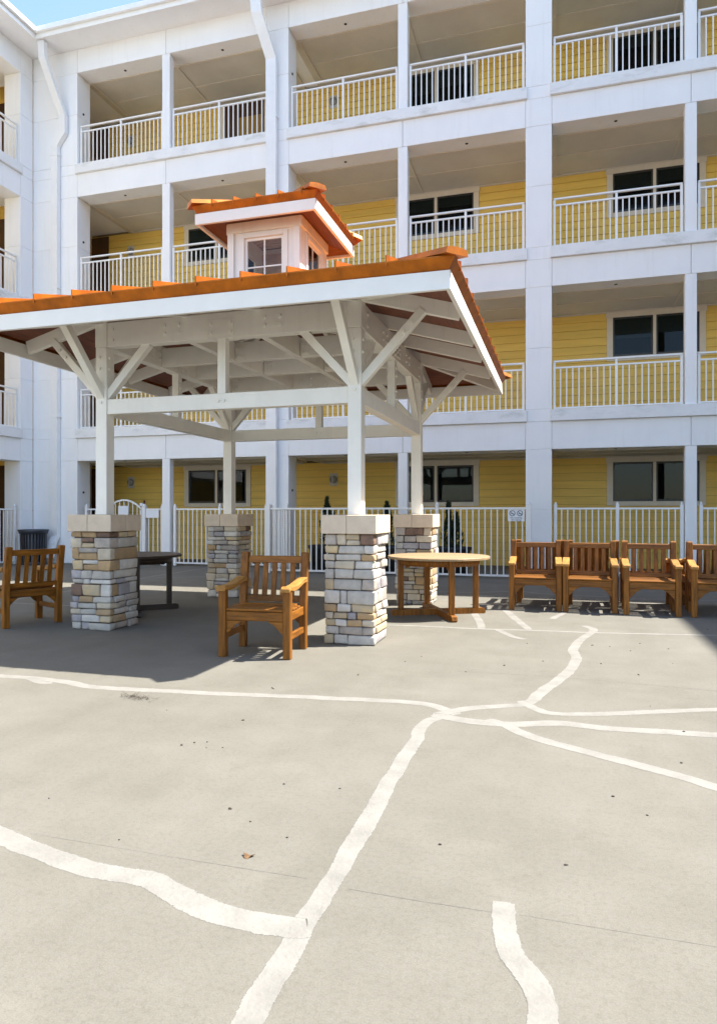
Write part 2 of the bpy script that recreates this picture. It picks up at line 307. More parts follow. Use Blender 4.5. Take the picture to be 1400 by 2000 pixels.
# ---------------------------------------------------------------- ground
def build_ground():
    g = pymesh('courtyard_pavement', [(-200, -200, 0), (200, -200, 0), (200, 250, 0), (-200, 250, 0)], [(0, 1, 2, 3)], M['concrete'])
    g['kind'] = 'structure'; g['label'] = 'pale concrete courtyard paving with painted over cracks'
    rnd = random.Random(4)
    strokes = [
        (0.088, [(425, 2120), (480, 2000), (520, 1925), (566, 1850), (592, 1805), (622, 1755), (665, 1690), (712, 1610), (750, 1542), (785, 1487), (815, 1445), (822, 1423), (842, 1408), (876, 1396), (892, 1388)]),
        (0.115, [(-60, 1606), (0, 1632), (60, 1660), (150, 1692), (220, 1707), (290, 1717), (350, 1747), (420, 1780), (500, 1801), (585, 1812), (604, 1812)]),
        (0.105, [(-80, 1316), (0, 1320), (60, 1324), (130, 1333), (200, 1343), (400, 1353), (600, 1362), (750, 1369), (830, 1376), (878, 1390), (890, 1396)]),
        (0.075, [(58, 1325), (76, 1332), (102, 1335)]),
        (0.10, [(850, 1397), (880, 1390), (930, 1382), (1000, 1378), (1030, 1374), (1058, 1353), (1090, 1330), (1115, 1308), (1125, 1286), (1118, 1270), (1128, 1252), (1150, 1238), (1157, 1229), (1140, 1222)]),
        (0.09, [(1015, 1369), (1030, 1377), (1046, 1385), (1074, 1393), (1140, 1395), (1250, 1391), (1400, 1386), (1500, 1384)]),
        (0.11, [(845, 1396), (885, 1403), (930, 1410), (1000, 1415), (1090, 1413), (1180, 1422), (1300, 1430), (1400, 1436), (1500, 1443)]),
        (0.10, [(950, 1406), (985, 1416), (1030, 1436), (1120, 1462), (1220, 1488), (1320, 1515), (1400, 1538), (1500, 1566)]),
        (0.088, [(983, 1762), (988, 1820), (1000, 1862), (1030, 1900), (1058, 1940), (1066, 1975), (1062, 2040), (1050, 2120)]),
        (0.075, [(756, 1221), (840, 1224), (930, 1228), (1060, 1232), (1170, 1236), (1400, 1241), (1520, 1244)]),
        (0.10, [(934, 1184), (926, 1197), (936, 1212), (940, 1228)]),
        (0.10, [(986, 1192), (1008, 1210), (1033, 1230)]),
        (0.09, [(972, 1230), (1000, 1243), (1024, 1249)]),
        (0.09, [(1076, 1209), (1102, 1197)]),
        (0.07, [(262, 1132), (310, 1124), (350, 1118), (430, 1105)]),
        (0.07, [(262, 1131), (330, 1128), (430, 1127), (560, 1130)]),
        (0.07, [(840, 1156), (930, 1157), (1010, 1155), (1060, 1160), (1160, 1165), (1260, 1170)]),
        (0.06, [(930, 1163), (1060, 1169), (1200, 1171), (1400, 1173)]),
        (0.06, [(1000, 1171), (1200, 1178), (1400, 1180)]),
        (0.07, [(-60, 1180), (20, 1178), (70, 1180), (180, 1185)]),
        (0.08, [(10, 1176), (75, 1162), (150, 1153)]),
    ]
    for i, (w, pts) in enumerate(strokes):
        P = [ground_at(*p) for p in pts]
        P = [P[0]*2 - P[1]] + P + [P[-1]*2 - P[-2]]
        line = []
        for k in range(1, len(P) - 2):
            a, b, c, d = P[k-1], P[k], P[k+1], P[k+2]
            ns = max(3, int((c - b).length / 0.014)); ns = min(ns, 160)
            for j in range(ns):
                t = j / ns
                line.append(0.5*((2*b) + (c-a)*t + (2*a-5*b+4*c-d)*t*t + (3*b-a-3*c+d)*t**3))
        line.append(P[-2])
        z = 0.0007 + 0.00008*i; vs_ = []; cov = []; wob = 0; sh = 0; N = len(line)
        for k, p in enumerate(line):
            q = (line[min(k+1, N-1)] - line[max(k-1, 0)]); nrm = Vector((-q.y, q.x, 0)).normalized()
            wob = wob*0.965 + rnd.uniform(-1, 1)*0.07; sh = sh*0.97 + rnd.uniform(-1, 1)*0.0022
            f = w*(0.5 + 0.17*wob); c = p + nrm*sh
            tip = min(1.0, 0.55 + min(k, N-1-k)*0.12)
            for s_, cv in ((-1.12, 0.0), (-.80, .75), (0, 1.0), (.80, .75), (1.12, 0.0)):
                vs_.append(c + nrm*f*s_ + Vector((0, 0, z))); cov.append(cv*tip)
        fs = [(5*k+j, 5*k+j+1, 5*k+j+6, 5*k+j+5) for k in range(N-1) for j in range(4)]
        o = pymesh('painted_crack', vs_, fs, M['sealant'], g)
        at = o.data.attributes.new('coverage', 'FLOAT', 'POINT'); at.data.foreach_set('value', cov)
    for pts, w in (([(380, 1681), (600, 1716)], 0.0015), ([(680, 1736), (800, 1757), (962, 1782)], 0.0024), ([(1015, 1787), (1200, 1818), (1400, 1850), (1500, 1866)], 0.0009), ([(60, 1628), (380, 1681)], 0.0007), ([(890, 1311), (1060, 1320), (1250, 1336), (1400, 1350)], 0.004)):
        P = [ground_at(*p) for p in pts]
        vs_ = []; line = []
        for a, b in zip(P, P[1:]):
            for j in range(30): line.append(a.lerp(b, j/30))
        line.append(P[-1])
        for k, p in enumerate(line):
            q = line[min(k+1, len(line)-1)] - line[max(k-1, 0)]; nrm = Vector((-q.y, q.x, 0)).normalized(); f = w*rnd.uniform(0.35, 1.1)
            vs_ += [p + nrm*f + Vector((0, 0, 0.0005)), p - nrm*f + Vector((0, 0, 0.0005))]
        pymesh('control_joint', vs_, [(2*k, 2*k+1, 2*k+3, 2*k+2) for k in range(len(line)-1)], M['joint'], g)
    # scattered dry bits
    bm = bmesh.new()
    spots = [(357, 1455), (380, 1451), (403, 1449), (405, 1461), (437, 1460), (474, 1407), (327, 1388), (488, 1606), (560, 1636), (451, 1581), (553, 1531), (533, 1345),
             (1030, 1257), (1245, 1318), (1270, 1380), (1336, 1430), (1156, 1260), (1188, 1263), (1230, 1272), (1250, 1257), (1305, 1267), (1313, 1297), (1380, 1230), (1172, 1296),
             (1060, 1292), (790, 1293), (700, 1318), (824, 1282), (985, 1300), (908, 1312), (1330, 1490), (1195, 1555), (860, 1650), (1105, 1690), (232, 1640), (95, 1560), (663, 1541), (1262, 1592)]
    for (x, y) in spots:
        for _ in range(rnd.choice((1, 1, 2))):
            p = ground_at(x + rnd.uniform(-2, 2), y + rnd.uniform(-1, 1)); s = rnd.uniform(0.0035, 0.008)
            r = bmesh.ops.create_icosphere(bm, subdivisions=1, radius=s)
            for v in r['verts']: v.co = Vector((v.co.x*rnd.uniform(0.8, 1.7), v.co.y*rnd.uniform(0.6, 1.2), max(0, v.co.z*0.6 + s*0.4))) + p
    me = bpy.data.meshes.new('dry_litter'); bm.to_mesh(me); bm.free(); me.materials.append(M['litter'])
    o = link('dry_litter', me); o['kind'] = 'stuff'; o['label'] = 'dark dry crumbs scattered over the concrete paving'; o['category'] = 'litter'
    p = ground_at(485, 1673); vs_ = []; n = 9
    for k in range(n):
        a = 2*math.pi*k/n; r = 0.017*(1 + 0.35*math.sin(3*a) + rnd.uniform(-.12, .12)); vs_.append((p.x+r*math.cos(a)*1.3, p.y+r*math.sin(a), 0.006+0.006*math.cos(2*a)))
    vs_ += [(v[0], v[1], v[2]-0.0015) for v in vs_]
    lf = pymesh('dry_leaf', vs_, [tuple(range(n)), tuple(range(2*n-1, n-1, -1))] + [(k, (k+1) % n, n+(k+1) % n, n+k) for k in range(n)], M['dryleaf'], None, p)
    lf['label'] = 'single curled brown leaf lying on open concrete'; lf['category'] = 'leaf'
    bm = bmesh.new(); c = ground_at(270, 1363)
    for _ in range(60):
        x, y = c.x + rnd.gauss(0, .07), c.y + rnd.gauss(0, .03); a = rnd.uniform(0, 6.28); L = rnd.uniform(.02, .06); z = rnd.uniform(.004, .02)
        q = [bm.verts.new((x+L*math.cos(a)*s - .003*math.sin(a)*t, y+L*math.sin(a)*s + .003*math.cos(a)*t, z*s+.004)) for s, t in ((0, -1), (1, -.3), (1, .3), (0, 1))]
        bm.faces.new(q)
    me = bpy.data.meshes.new('dry_twigs'); bm.to_mesh(me); bm.free(); me.materials.append(M['litter'])
    o = link('dry_twigs', me); o['kind'] = 'stuff'; o['label'] = 'little tangle of dry twigs beside the painted crack'; o['category'] = 'twigs'
build_ground()

# ---------------------------------------------------------------- apartment building
VF, VB = 15.4, 17.85                       # facade plane and gallery back wall
SOF = [2.73, 6.26, 9.77, 13.08]            # underside of each floor band
EAVE = 13.70; OVER = 0.65
bld = thing('apartment_building', 'four storey white apartment building with yellow clad open galleries', 'building', (0, VF, 0))

def make_wing(T, x_lo, x_hi, cols, posts, fine, rails=True, lights=True):
    """T maps local (x along the facade, y inwards, z) to the world; axis aligned so boxes stay boxes."""
    def wb(name, lo, hi, m, parent=bld, bev=0.0):
        a = T(lo); b = T(hi)
        return box(name, [min(p, q) for p, q in zip(a, b)], [max(p, q) for p, q in zip(a, b)], m, parent, bev)
    # columns with cladding panels
    for (a, b) in cols:
        w = b - a
        core = wb('column', (a+.012, 0.012, 0), (b-.012, 0.51, EAVE), M['white'])
        zs = [0.0, 1.41]
        for s in SOF: zs += [s, s+.6, s+.87] + ([s+2.2] if s < 12 else [])
        zs = [z for z in zs if z < EAVE-.05] + [EAVE]
        for z0, z1 in zip(zs, zs[1:]):
            if z1 - z0 > .05: wb('cladding_panel', (a, 0, z0+.004), (b, 0.52, z1-.004), M['white'], core, 0.004)
    # bays
    for (a0, a), (b, b1) in zip(cols, cols[1:]):
        pc = [p for p in posts if a < p < b]
        cuts = [a] + pc + [b]
        for k, s in enumerate(SOF):
            top = s+.6 if k < 3 else EAVE
            for x0, x1 in zip(cuts, cuts[1:]): wb('floor_band', (x0+.005, 0, s), (x1-.005, 0.5, top), M['white'], bld, 0.004)
            if k < 3: wb('curb', (a-.03, -.07, s+.603), (b+.03, 0.30, s+.85), M['curb'], bld, 0.006)
            if fine: wb('ceiling', (a-.1, 0.502, s+.006), (b+.1, VB-VF, s+.05), M['ceiling'])
            if fine:
                wb('ceiling_batten', (a, 0.505, s-.016), (b, 0.56, s+.004), M['batten'])
                wb('ceiling_batten', (a, 1.42, s-.012), (b, 1.47, s+.004), M['batten'])
                wb('ceiling_batten', (a, VB-VF-.07, s-.03), (b, VB-VF-.015, s+.004), M['batten'])
                for p in pc + [a+.06]: wb('ceiling_batten', (p-.028, 0.565, s-.02), (p+.028, VB-VF-.08, s+.004), M['batten'])
        for p in pc:
            lv = [(0, SOF[0])] + [(SOF[k]+.852, SOF[k+1]) for k in range(3)]
            for z0, z1 in lv: wb('post', (p-.11, 0.006, z0), (p+.11, 0.20, z1-.002), M['white'], bld, 0.006)
        edges = [a] + [e for p in pc for e in (p-.11, p+.11)] + [b]
        for x0, x1 in zip(edges[::2], edges[1::2]):
            if lights:
                for s in SOF:
                    c = T(((x0+x1)/2, 0.28, s-.003)); cyl('recessed_light', c, 0.035, 0.008, M['dot'], bld)
            if rails:
                for k in range(3): rail(T, x0, x1, SOF[k]+.85, fine)
    # slabs and mass behind
    for k in range(3): wb('floor_slab', (x_lo, 0.505 if not fine else 0.31, SOF[k]+.055), (x_hi, VB-VF, SOF[k]+.74), M['white'])
    wb('roof_slab', (x_lo, 0.505, SOF[3]+.055), (x_hi, VB-VF, EAVE), M['white'])

BAL = {}
def rail(T, x0, x1, z, fine):
    y = 0.10; xa, xb = x0+.055, x1-.055
    def bx(lo, hi):
        a = T(lo); b = T(hi); return [min(p, q) for p, q in zip(a, b)], [max(p, q) for p, q in zip(a, b)]
    org = T(((xa+xb)/2, y, z))
    xm = (xa+xb)/2
    top = bx((xa-.02, y-.028, z+1.035), (xb+.02, y+.028, z+1.075))
    r = box('railing', *top, M['metal_white'], bld, 0.008)
    for px in (xa, xm, xb): box('rail_post', *bx((px-.025, y-.02, z), (px+.025, y+.02, z+1.034)), M['metal_white'], r, 0.003)
    for q0, q1 in ((xa+.026, xm-.026), (xm+.026, xb-.026)):
        box('mid_rail', *bx((q0, y-.02, z+.90), (q1, y+.02, z+.935)), M['metal_white'], r, 0.003)
        box('bottom_rail', *bx((q0, y-.02, z+.03), (q1, y+.02, z+.06)), M['metal_white'], r, 0.003)
    bars = []
    for q0, q1 in ((xa, xm), (xm, xb)):
        n = max(2, round((q1-q0)/.128))
        for i in range(1, n):
            c = q0 + (q1-q0)*i/n
            bars.append(bx((c-.012, y-.012, z+.061), (c+.012, y+.012, z+.899)))
    if fine and x0 < 2.5:
        for lo, hi in bars: box('baluster', lo, hi, M['metal_white'], r)
    else:
        joined_boxes('baluster_row', bars, M['metal_white'], r, org, 'stuff')

T_main = lambda p: (p[0], p[1] + VF, p[2])
UL = -13.77; UR = 10.6
T_left = lambda p: (UL - p[1], p[0], p[2])
T_right = lambda p: (UR + p[1], -p[0], p[2])
make_wing(T_main, UL, UR, [(UL, -12.347), (-6.859, -6.303), (-0.736, -0.187), (5.384, 5.934), (10.15, UR)], [-9.667, -3.485, 2.56, 8.05], True)
make_wing(T_left, -8.0, VF-.005, [(-3.72, -3.17), (2.40, 2.95), (8.52, 9.07), (14.94, VF-.012)], [-0.1, 5.75, 11.95], False)
make_wing(T_right, -VF+.005, 8.0, [(-VF+.012, -14.94), (-9.07, -8.52), (-2.95, -2.40), (3.17, 3.72)], [-11.95, -5.75, 0.1], False)
# masses behind the gallery walls
box('inner_block', (UL-11, VB+.05, 0), (UR+11, VB+9, EAVE), M['white'], bld)
box('inner_block', (UL-11, -8, 0), (UL-2.45, VB+.04, EAVE), M['yellow'], bld)
box('inner_block', (UR+2.45, -8, 0), (UR+11, VB+.04, EAVE), M['yellow'], bld)
for x0, x1 in ((UL-2.45, UL-.02), (UR+.02, UR+2.45)):
    box('end_wall', (x0+.003, VF+.53, 0), (x1-.003, VF+.6, EAVE), M['yellow'], bld)
# eaves: soffits, fascias, roofs
eL, eR, eY = UL+OVER, UR-OVER, VF-OVER
box('soffit', (eL, eY+.003, EAVE), (eR, VF+.5, EAVE+.04), M['white'], bld)
box('soffit', (UL-.5, -8.5, EAVE), (eL-.003, VF+.5, EAVE+.04), M['white'], bld)
box('soffit', (eR+.003, -8.5, EAVE), (UR+.5, VF+.5, EAVE+.04), M['white'], bld)
box('fascia', (eL-.03, eY-.028, EAVE-.02), (eR+.03, eY, EAVE+.20), M['fascia'], bld)
box('fascia', (eL, -8.5, EAVE-.02), (eL+.028, eY-.03, EAVE+.20), M['fascia'], bld)
box('fascia', (eR-.028, -8.5, EAVE-.02), (eR, eY-.03, EAVE+.20), M['fascia'], bld)
box('gutter', (eL+.03, eY-.115, EAVE+.10), (eR-.03, eY-.031, EAVE+.235), M['metal_white'], bld, 0.01)
box('gutter', (eL+.031, -8.5, EAVE+.10), (eL+.115, eY-.118, EAVE+.235), M['metal_white'], bld, 0.01)
Z0 = EAVE + .215
pymesh('roof', [(eL-.05, eY-.02, Z0), (eR+.05, eY-.02, Z0), (eR+.05, eY+10, Z0+3.2), (eL-.05, eY+10, Z0+3.2), (eL-.05, eY-.02, Z0-.02), (eR+.05, eY-.02, Z0-.02), (eR+.05, eY+10, Z0-.02), (eL-.05, eY+10, Z0-.02)], CUBEF, M['roofgrey'], bld, (0, eY, Z0))
for e, s in ((eL, -1), (eR, 1)):
    pymesh('roof', [(e-s*.02, -8.5, Z0), (e-s*.02, eY+3, Z0), (e+s*10, eY+3, Z0+3.2), (e+s*10, -8.5, Z0+3.2), (e-s*.02, -8.5, Z0-.02), (e-s*.02, eY+3, Z0-.02), (e+s*10, eY+3, Z0-.02), (e+s*10, -8.5, Z0-.02)], CUBEF, M['roofgrey'], bld, (e, 0, Z0))

# gallery back wall: lapped boards, windows, lamps
WINS = [(-10.56, -8.44), (-4.22, -2.02), (1.08, 3.28), (7.2, 9.4)]
wall = box('gallery_wall', (UL, VB, 0), (UR, VB+.045, EAVE), M['lap_shadow'], bld)
BRD = {}
def board(x0, x1, z, h):
    key = (round(x1-x0, 3), round(h, 3))
    if key not in BRD:
        L = (x1-x0)/2
        v = [(s*L, y, zz) for s in (-1, 1) for (y, zz) in ((0, 0), (-.034, 0), (-.012, h), (0, h))]
        me = bpy.data.meshes.new('siding_board'); me.from_pydata(v, [], [(0, 1, 2, 3), (7, 6, 5, 4), (0, 4, 5, 1), (1, 5, 6, 2), (2, 6, 7, 3)])
        me.materials.append(M['yellow']); BRD[key] = me
    return link('siding_board', BRD[key], wall, ((x0+x1)/2, VB-.002, z))
floors = [0.0] + [s+.74 for s in SOF[:3]]
for k, f0 in enumerate(floors):
    ceil = SOF[k]; n = 14; h = (ceil - f0) / n
    for i in range(n):
        z = f0 + i*h
        wz0, wz1 = SOF[k]-1.20, SOF[k]-.01
        cuts = [UL] + [e for w in WINS for e in w] + [UR] if (z+h > wz0+.03) else [UL, -6.58, -0.46, UR]
        if k == 3 and z+h <= wz0+.03: cuts = [UL, -9.35, -7.85, UR]
        if k == 3 and z+h > wz0+.03: cuts = [UL, -9.35, -7.85] + [e for w in WINS[1:] for e in w] + [UR]
        if len(cuts) == 4 and k != 3: segs = list(zip(cuts, cuts[1:]))
        else: segs = list(zip(cuts[::2], cuts[1::2]))
        for x0, x1 in segs: board(x0+.002, x1-.002, z, h-.005)

def window(x0, x1, zt, shade):
    """x0..x1 outside of the trim, zt = head of the trim"""
    zb = zt - 1.19; y = VB - .014
    w = box('window', (x0+.15, y-.012, zb+.11), (x1-.15, y-.002, zt-.165), M['room'], bld)
    box('trim_board', (x0-.02, y-.05, zt-.135), (x1+.02, y, zt), M['trim'], w, .004)
    box('trim_board', (x0, y-.042, zb), (x0+.14, y, zt-.137), M['trim'], w, .004)
    box('trim_board', (x1-.14, y-.042, zb), (x1, y, zt-.137), M['trim'], w, .004)
    box('sill_board', (x0+.142, y-.052, zb-.01), (x1-.142, y, zb+.10), M['trim'], w, .004)
    xm = (x0+x1)/2 - .02
    box('mullion', (xm-.035, y-.046, zb+.102), (xm+.035, y-.029, zt-.139), M['trim'], w, .003)
    for a, b in ((x0+.142, xm-.037), (xm+.037, x1-.142)):
        for lo, hi in (((a, zb+.102), (b, zb+.15)), ((a, zt-.185), (b, zt-.139)), ((a, zb+.151), (a+.035, zt-.186)), ((b-.035, zb+.151), (b, zt-.186))):
            box('sash_rail', (lo[0], y-.040, lo[1]), (hi[0], y-.0125, hi[1]), M['sash'], w)
        box('pane', (a+.036, y-.034, zb+.152), (b-.036, y-.030, zt-.187), M['winglass'], w)
        if shade: box('roller_shade', (a+.03, y-.020, zt-.187-.85*shade*(1 if a < xm-.1 else .8)), (b-.03, y-.016, zt-.17), M['blind'], w)
SHADES = [(0, .25, 0, .5), (.4, .3, .55, 0), (.5, .35, .42, .3), (0, .6, .3, .5)]
for k in range(4):
    for j, (a, b) in enumerate(WINS):
        if k == 3 and j == 0: continue
        window(a, b, SOF[k]-.012, SHADES[k][j])
# top-floor doorway
dz0, dz1 = SOF[2]+.75, SOF[3]-.03
dr = box('doorway', (-9.35, VB-.03, dz0), (-7.85, VB-.004, dz1), M['brown'], bld)
box('door_leaf', (-8.80, VB-.05, dz0), (-8.12, VB-.031, dz1-.42), M['door'], dr, .004)
box('door_panel', (-8.70, VB-.062, dz0+1.15), (-8.22, VB-.0505, dz1-.55), M['door'], dr, .006)
box('door_panel', (-8.70, VB-.062, dz0+.15), (-8.22, VB-.0505, dz0+1.0), M['door'], dr, .006)
box('door_casing', (-9.45, VB-.055, dz0), (-9.25, VB-.031, dz1), M['trim'], dr, .004)
box('door_casing', (-8.02, VB-.055, dz0), (-7.85, VB-.031, dz1), M['trim'], dr, .004)
cyl('knob', (-8.17, VB-.07, dz0+1.0), .03, .04, M['steel'], dr, 'y')
# added brown panels with knobs: deep shade at the gallery ends, put into colour
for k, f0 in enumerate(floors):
    dd = box('end_shade_panel', (UL+.02, VB-.05, f0), (UL+.62, VB-.024, SOF[k]-.03), M['brown'], bld, .004)
    cyl('knob', (UL+.55, VB-.07, f0+1.0), .025, .04, M['steel'], dd, 'y')
    dd = box('end_shade_panel', (UL-2.40, VF+.50, f0), (UL-.55, VF+.528, SOF[k]-.03), M['brown'], bld, .004)
    cyl('knob', (UL-.65, VF+.48, f0+1.0), .025, .04, M['steel'], dd, 'y')
# wall lamps
for k in range(4):
    for u in (-6.31+.35, -12.365+.0):
        z = SOF[k] - .47
        if k and u < -12: z -= .1
        lp = box('wall_lamp', (u-.115, VB-.05, z-.17), (u+.115, VB-.023, z+.17), M['lampmetal'], bld, .008)
        lathe('lamp_lens', [(.001, 0), (.11, .0), (.105, .05), (.06, .085), (.001, .09)], 20, M['lens'], lp, (u, VB-.05, z), 1, 1).rotation_euler = (R(90), 0, 0)
        box('lens_ring', (u-.012, VB-.148, z-.11), (u+.012, VB-.138, z+.11), M['lampmetal'], lp, .004)
# small dark fittings on the column reveals
for z in (12.1, 8.65, 5.1, 1.9):
    for u in (-12.347, -6.303): cyl('reveal_fitting', (u+.006, VF+.24, z), .03, .02, M['dot'], bld, 'x')
# downspouts
pipe('downspout', [(-13.00, 14.86, 13.68), (-13.00, 14.90, 13.25), (-12.86, 15.12, 12.55), (-12.72, 15.31, 11.95), (-12.72, 15.31, 11.45), (-12.97, 15.32, 11.15), (-12.97, 15.32, .72), (-12.97, 15.20, .55), (-12.97, 15.10, .16)], .19, .13, M['metal_white'], bld)
pipe('downspout', [(-6.92, 14.86, 13.68), (-6.90, 14.92, 13.2), (-6.70, 15.31, 12.3), (-6.70, 15.32, .25), (-6.70, 15.20, .06)], .26, .13, M['metal_white'], bld)
for z in (10.9, 7.35, 3.9):
    box('pipe_strap', (-13.09, 15.248, z), (-12.85, 15.397, z+.035), M['metal_white'], bld); box('pipe_strap', (-6.85, 15.248, z), (-6.55, 15.397, z+.035), M['metal_white'], bld)

# ---------------------------------------------------------------- ground floor fences
def fence(label, p0, p1, posts, z_top=1.46, cat='fence', thick=(), group='white fences along the ground floor galleries'):
    """straight run between two ground points along x or y; posts = distances from p0"""
    p0 = Vector((*p0, 0)); p1 = Vector((*p1, 0)); L = (p1-p0).length; d = (p1-p0)/L; s = Vector((d.y, -d.x, 0))
    s = Vector((abs(s.x), abs(s.y), 0)); ab = Vector((abs(d.x), abs(d.y), 0))
    f = thing('fence', label, cat, (p0+p1)/2, group)
    def bb(name, t0, t1, hw, z0, z1, bev=.003):
        a = p0 + d*t0; b = p0 + d*t1
        lo = [min(a[i], b[i]) - s[i]*hw for i in range(3)]; hi = [max(a[i], b[i]) + s[i]*hw for i in range(3)]
        lo[2] = z0; hi[2] = z1
        return box(name, lo, hi, M['metal_white'], f, bev)
    for i, t in enumerate(posts):
        w = .05 if i in thick else .033
        bb('post', t-w, t+w, w, 0, z_top+.06, .004)
        q = p0 + d*t
        lathe('post_cap', [(w*1.15, 0), (w*1.2, .012), (w*.7, .02), (w*.75, .04), (w*.4, .058), (.001, .062)], 12, M['metal_white'], f, (q.x, q.y, z_top+.06))
    for t0, t1 in zip(posts, posts[1:]):
        a, b = t0+.034, t1-.034
        bb('top_rail', a, b, .02, z_top-.04, z_top); bb('bottom_rail', a, b, .02, .05, .09)
        n = max(2, round((t1-t0)/.128))
        for i in range(1, n):
            c = t0 + (t1-t0)*i/n; bb('baluster', c-.0115, c+.0115, .0115, .091, z_top-.041, 0)
    return f
FY = 15.50
fence('white metal fence panel beneath the window left of the downspout column', (-9.46, FY), (-6.93, FY), [0, 1.27, 2.53])
fence('long white metal fence standing forward of the columns with the notice sign', (-6.29, 14.2), (-0.62, 14.2), [0, 1.9, 3.81, 5.67], thick=(0, 3))
fence('short white fence return joining the long fence to the downspout column', (-6.29, 14.27), (-6.29, 15.32), [0.05, 1.0])
fence('white metal fence panel behind the row of armchairs', (-0.11, FY), (2.40, FY), [0, 1.26, 2.51])
fence('white metal fence panel beyond the post at the end of the armchair row', (2.76, FY), (5.33, FY), [0, 1.28, 2.56])
fence('white metal fence stub between the corner wall and the arched gate', (-12.13, FY), (-11.56, FY), [0, .57])
nf = fence('narrow white fence panel with a blank plate next to the arched gate', (-10.36, FY), (-9.82, FY), [0, .53], thick=(0,))
box('blank_plate', (-10.30, FY-.03, 1.22), (-9.92, FY-.022, 1.415), M['sign'], nf)
fence('white metal fence of the side wing beyond the litter bin', (-13.85, 14.82), (-13.85, 12.1), [0, 1.36, 2.71])
def gate():
    x0, x1 = -11.50, -10.44; xm = (x0+x1)/2; zs = 1.42; rise = .24
    g = thing('arched_gate', 'white metal gate with arched top behind the left stone pier', 'gate', (xm, FY, 0))
    def arch(x): return zs + rise*(1 - ((x-xm)/((x1-x0)/2))**2)
    box('gate_stile', (x0, FY-.022, .06), (x0+.045, FY+.022, zs), M['metal_white'], g, .003)
    box('gate_stile', (x1-.045, FY-.022, .06), (x1, FY+.022, zs), M['metal_white'], g, .003)
    box('gate_rail', (x0+.046, FY-.02, .06), (x1-.046, FY+.02, .10), M['metal_white'], g, .003)
    vs_ = []; n = 18
    for i in range(n+1):
        x = x0 + (x1-x0)*i/n
        for y in (-.02, .02):
            for dz in (0, .045): vs_.append((x, FY+y, arch(x)+dz))
    fs = []
    for i in range(n):
        a = 4*i; b = a+4
        fs += [(a, a+1, b+1, b), (a+2, b+2, b+3, a+3), (a+1, a+3, b+3, b+1), (a, b, b+2, a+2)]
    fs += [(0, 2, 3, 1), (4*n, 4*n+1, 4*n+3, 4*n+2)]
    pymesh('gate_arch', vs_, fs, M['metal_white'], g, (xm, FY, zs))
    for i in range(1, 8):
        x = x0 + (x1-x0)*i/8; box('baluster', (x-.0095, FY-.0095, .101), (x+.0095, FY+.0095, arch(x)+.003), M['metal_white'], g)
    box('blank_plate', (-11.13, FY-.032, 1.24), (-10.83, FY-.024, 1.53), M['sign'], g)
    box('latch', (x1-.03, FY-.06, 1.52), (x1+.05, FY+.02, 1.60), M['metal_white'], g, .01)
    box('latch_knob', (x1+.02, FY+.03, 1.58), (x1+.07, FY+.07, 1.68), M['red'], g, .015)
gate()
def sign():
    c = ground_at(1000, 1000 + 131)  # only its bearing is used: the plate hangs on the long fence
    x0, x1 = -1.03, -0.70; y = 14.175; z0, z1 = 1.18, 1.415; xm = (x0+x1)/2
    s = thing('notice_sign', 'small white notice plate with two prohibition symbols on the long fence', 'sign', (xm, y, z0))
    box('plate', (x0, y-.004, z0), (x1, y, z1), M['sign'], s, .001)
    for cx in (xm-.075, xm+.075):
        vs_ = []; n = 24; cz = z1-.075
        for i in range(n):
            a = 2*math.pi*i/n
            for r in (.058, .046): vs_.append((cx+r*math.cos(a), y-.0065, cz+r*math.sin(a)))
        pymesh('prohibition_ring', vs_, [(2*i, 2*i+1, (2*i+3) % (2*n), (2*i+2) % (2*n)) for i in range(n)], M['ink'], s, (cx, y, cz))
        beam('prohibition_bar', (cx-.036, y-.0066, cz+.036), (cx+.036, y-.0066, cz-.036), .001, .011, M['ink'], s, up=(0, 1, 0) if False else (1, 0, 1), bev=0)
        beam('symbol', (cx-.03, y-.0062, cz-.008), (cx+.03, y-.0062, cz-.008), .0008, .012, M['ink'], s, bev=0)
    for txt, z in (('No smoking', z0+.055), ('No vaping', z0+.015)):
        cu = bpy.data.curves.new('lettering', 'FONT'); cu.body = txt; cu.size = .046; cu.align_x = 'CENTER'; cu.materials.append(M['ink'])
        tmp = bpy.data.objects.new('tmp', cu); me = bpy.data.meshes.new_from_object(tmp); bpy.data.objects.remove(tmp)
        o = link('lettering', me, s, (xm, y-.0062, z)); o.rotation_euler = (R(90), 0, 0)
sign()

# ---------------------------------------------------------------- pavilion
GU, GV = (-5.19, -2.076), (6.961, 10.15)
GC = (sum(GU)/2, sum(GV)/2)
gz = thing('pavilion', 'square open timber pavilion with orange metal roof, cupola and stone piers', 'pavilion', (GC[0], GC[1], 0))
CAPT, CAPB = 1.328, 1.134
prng = random.Random(7)
def stone_mesh(sx, sy, sz, m, bev):
    bm = bmesh.new(); bmesh.ops.create_cube(bm, size=1); bmesh.ops.scale(bm, vec=(sx, sy, sz), verts=bm.verts)
    for v in bm.verts: v.co += Vector((prng.uniform(-.009, .009), prng.uniform(-.009, .009), prng.uniform(-.006, .006)))
    bmesh.ops.bevel(bm, geom=bm.edges[:], offset=min(bev, sz*.28, sx*.28, sy*.28), segments=2, affect='EDGES', profile=.6)
    me = bpy.data.meshes.new('stone'); bm.to_mesh(me); bm.free(); me.materials.append(m)
    for p in me.polygons: p.use_smooth = True
    return me
def pick_stone(): return prng.choices(STONE, STONE_W)[0]
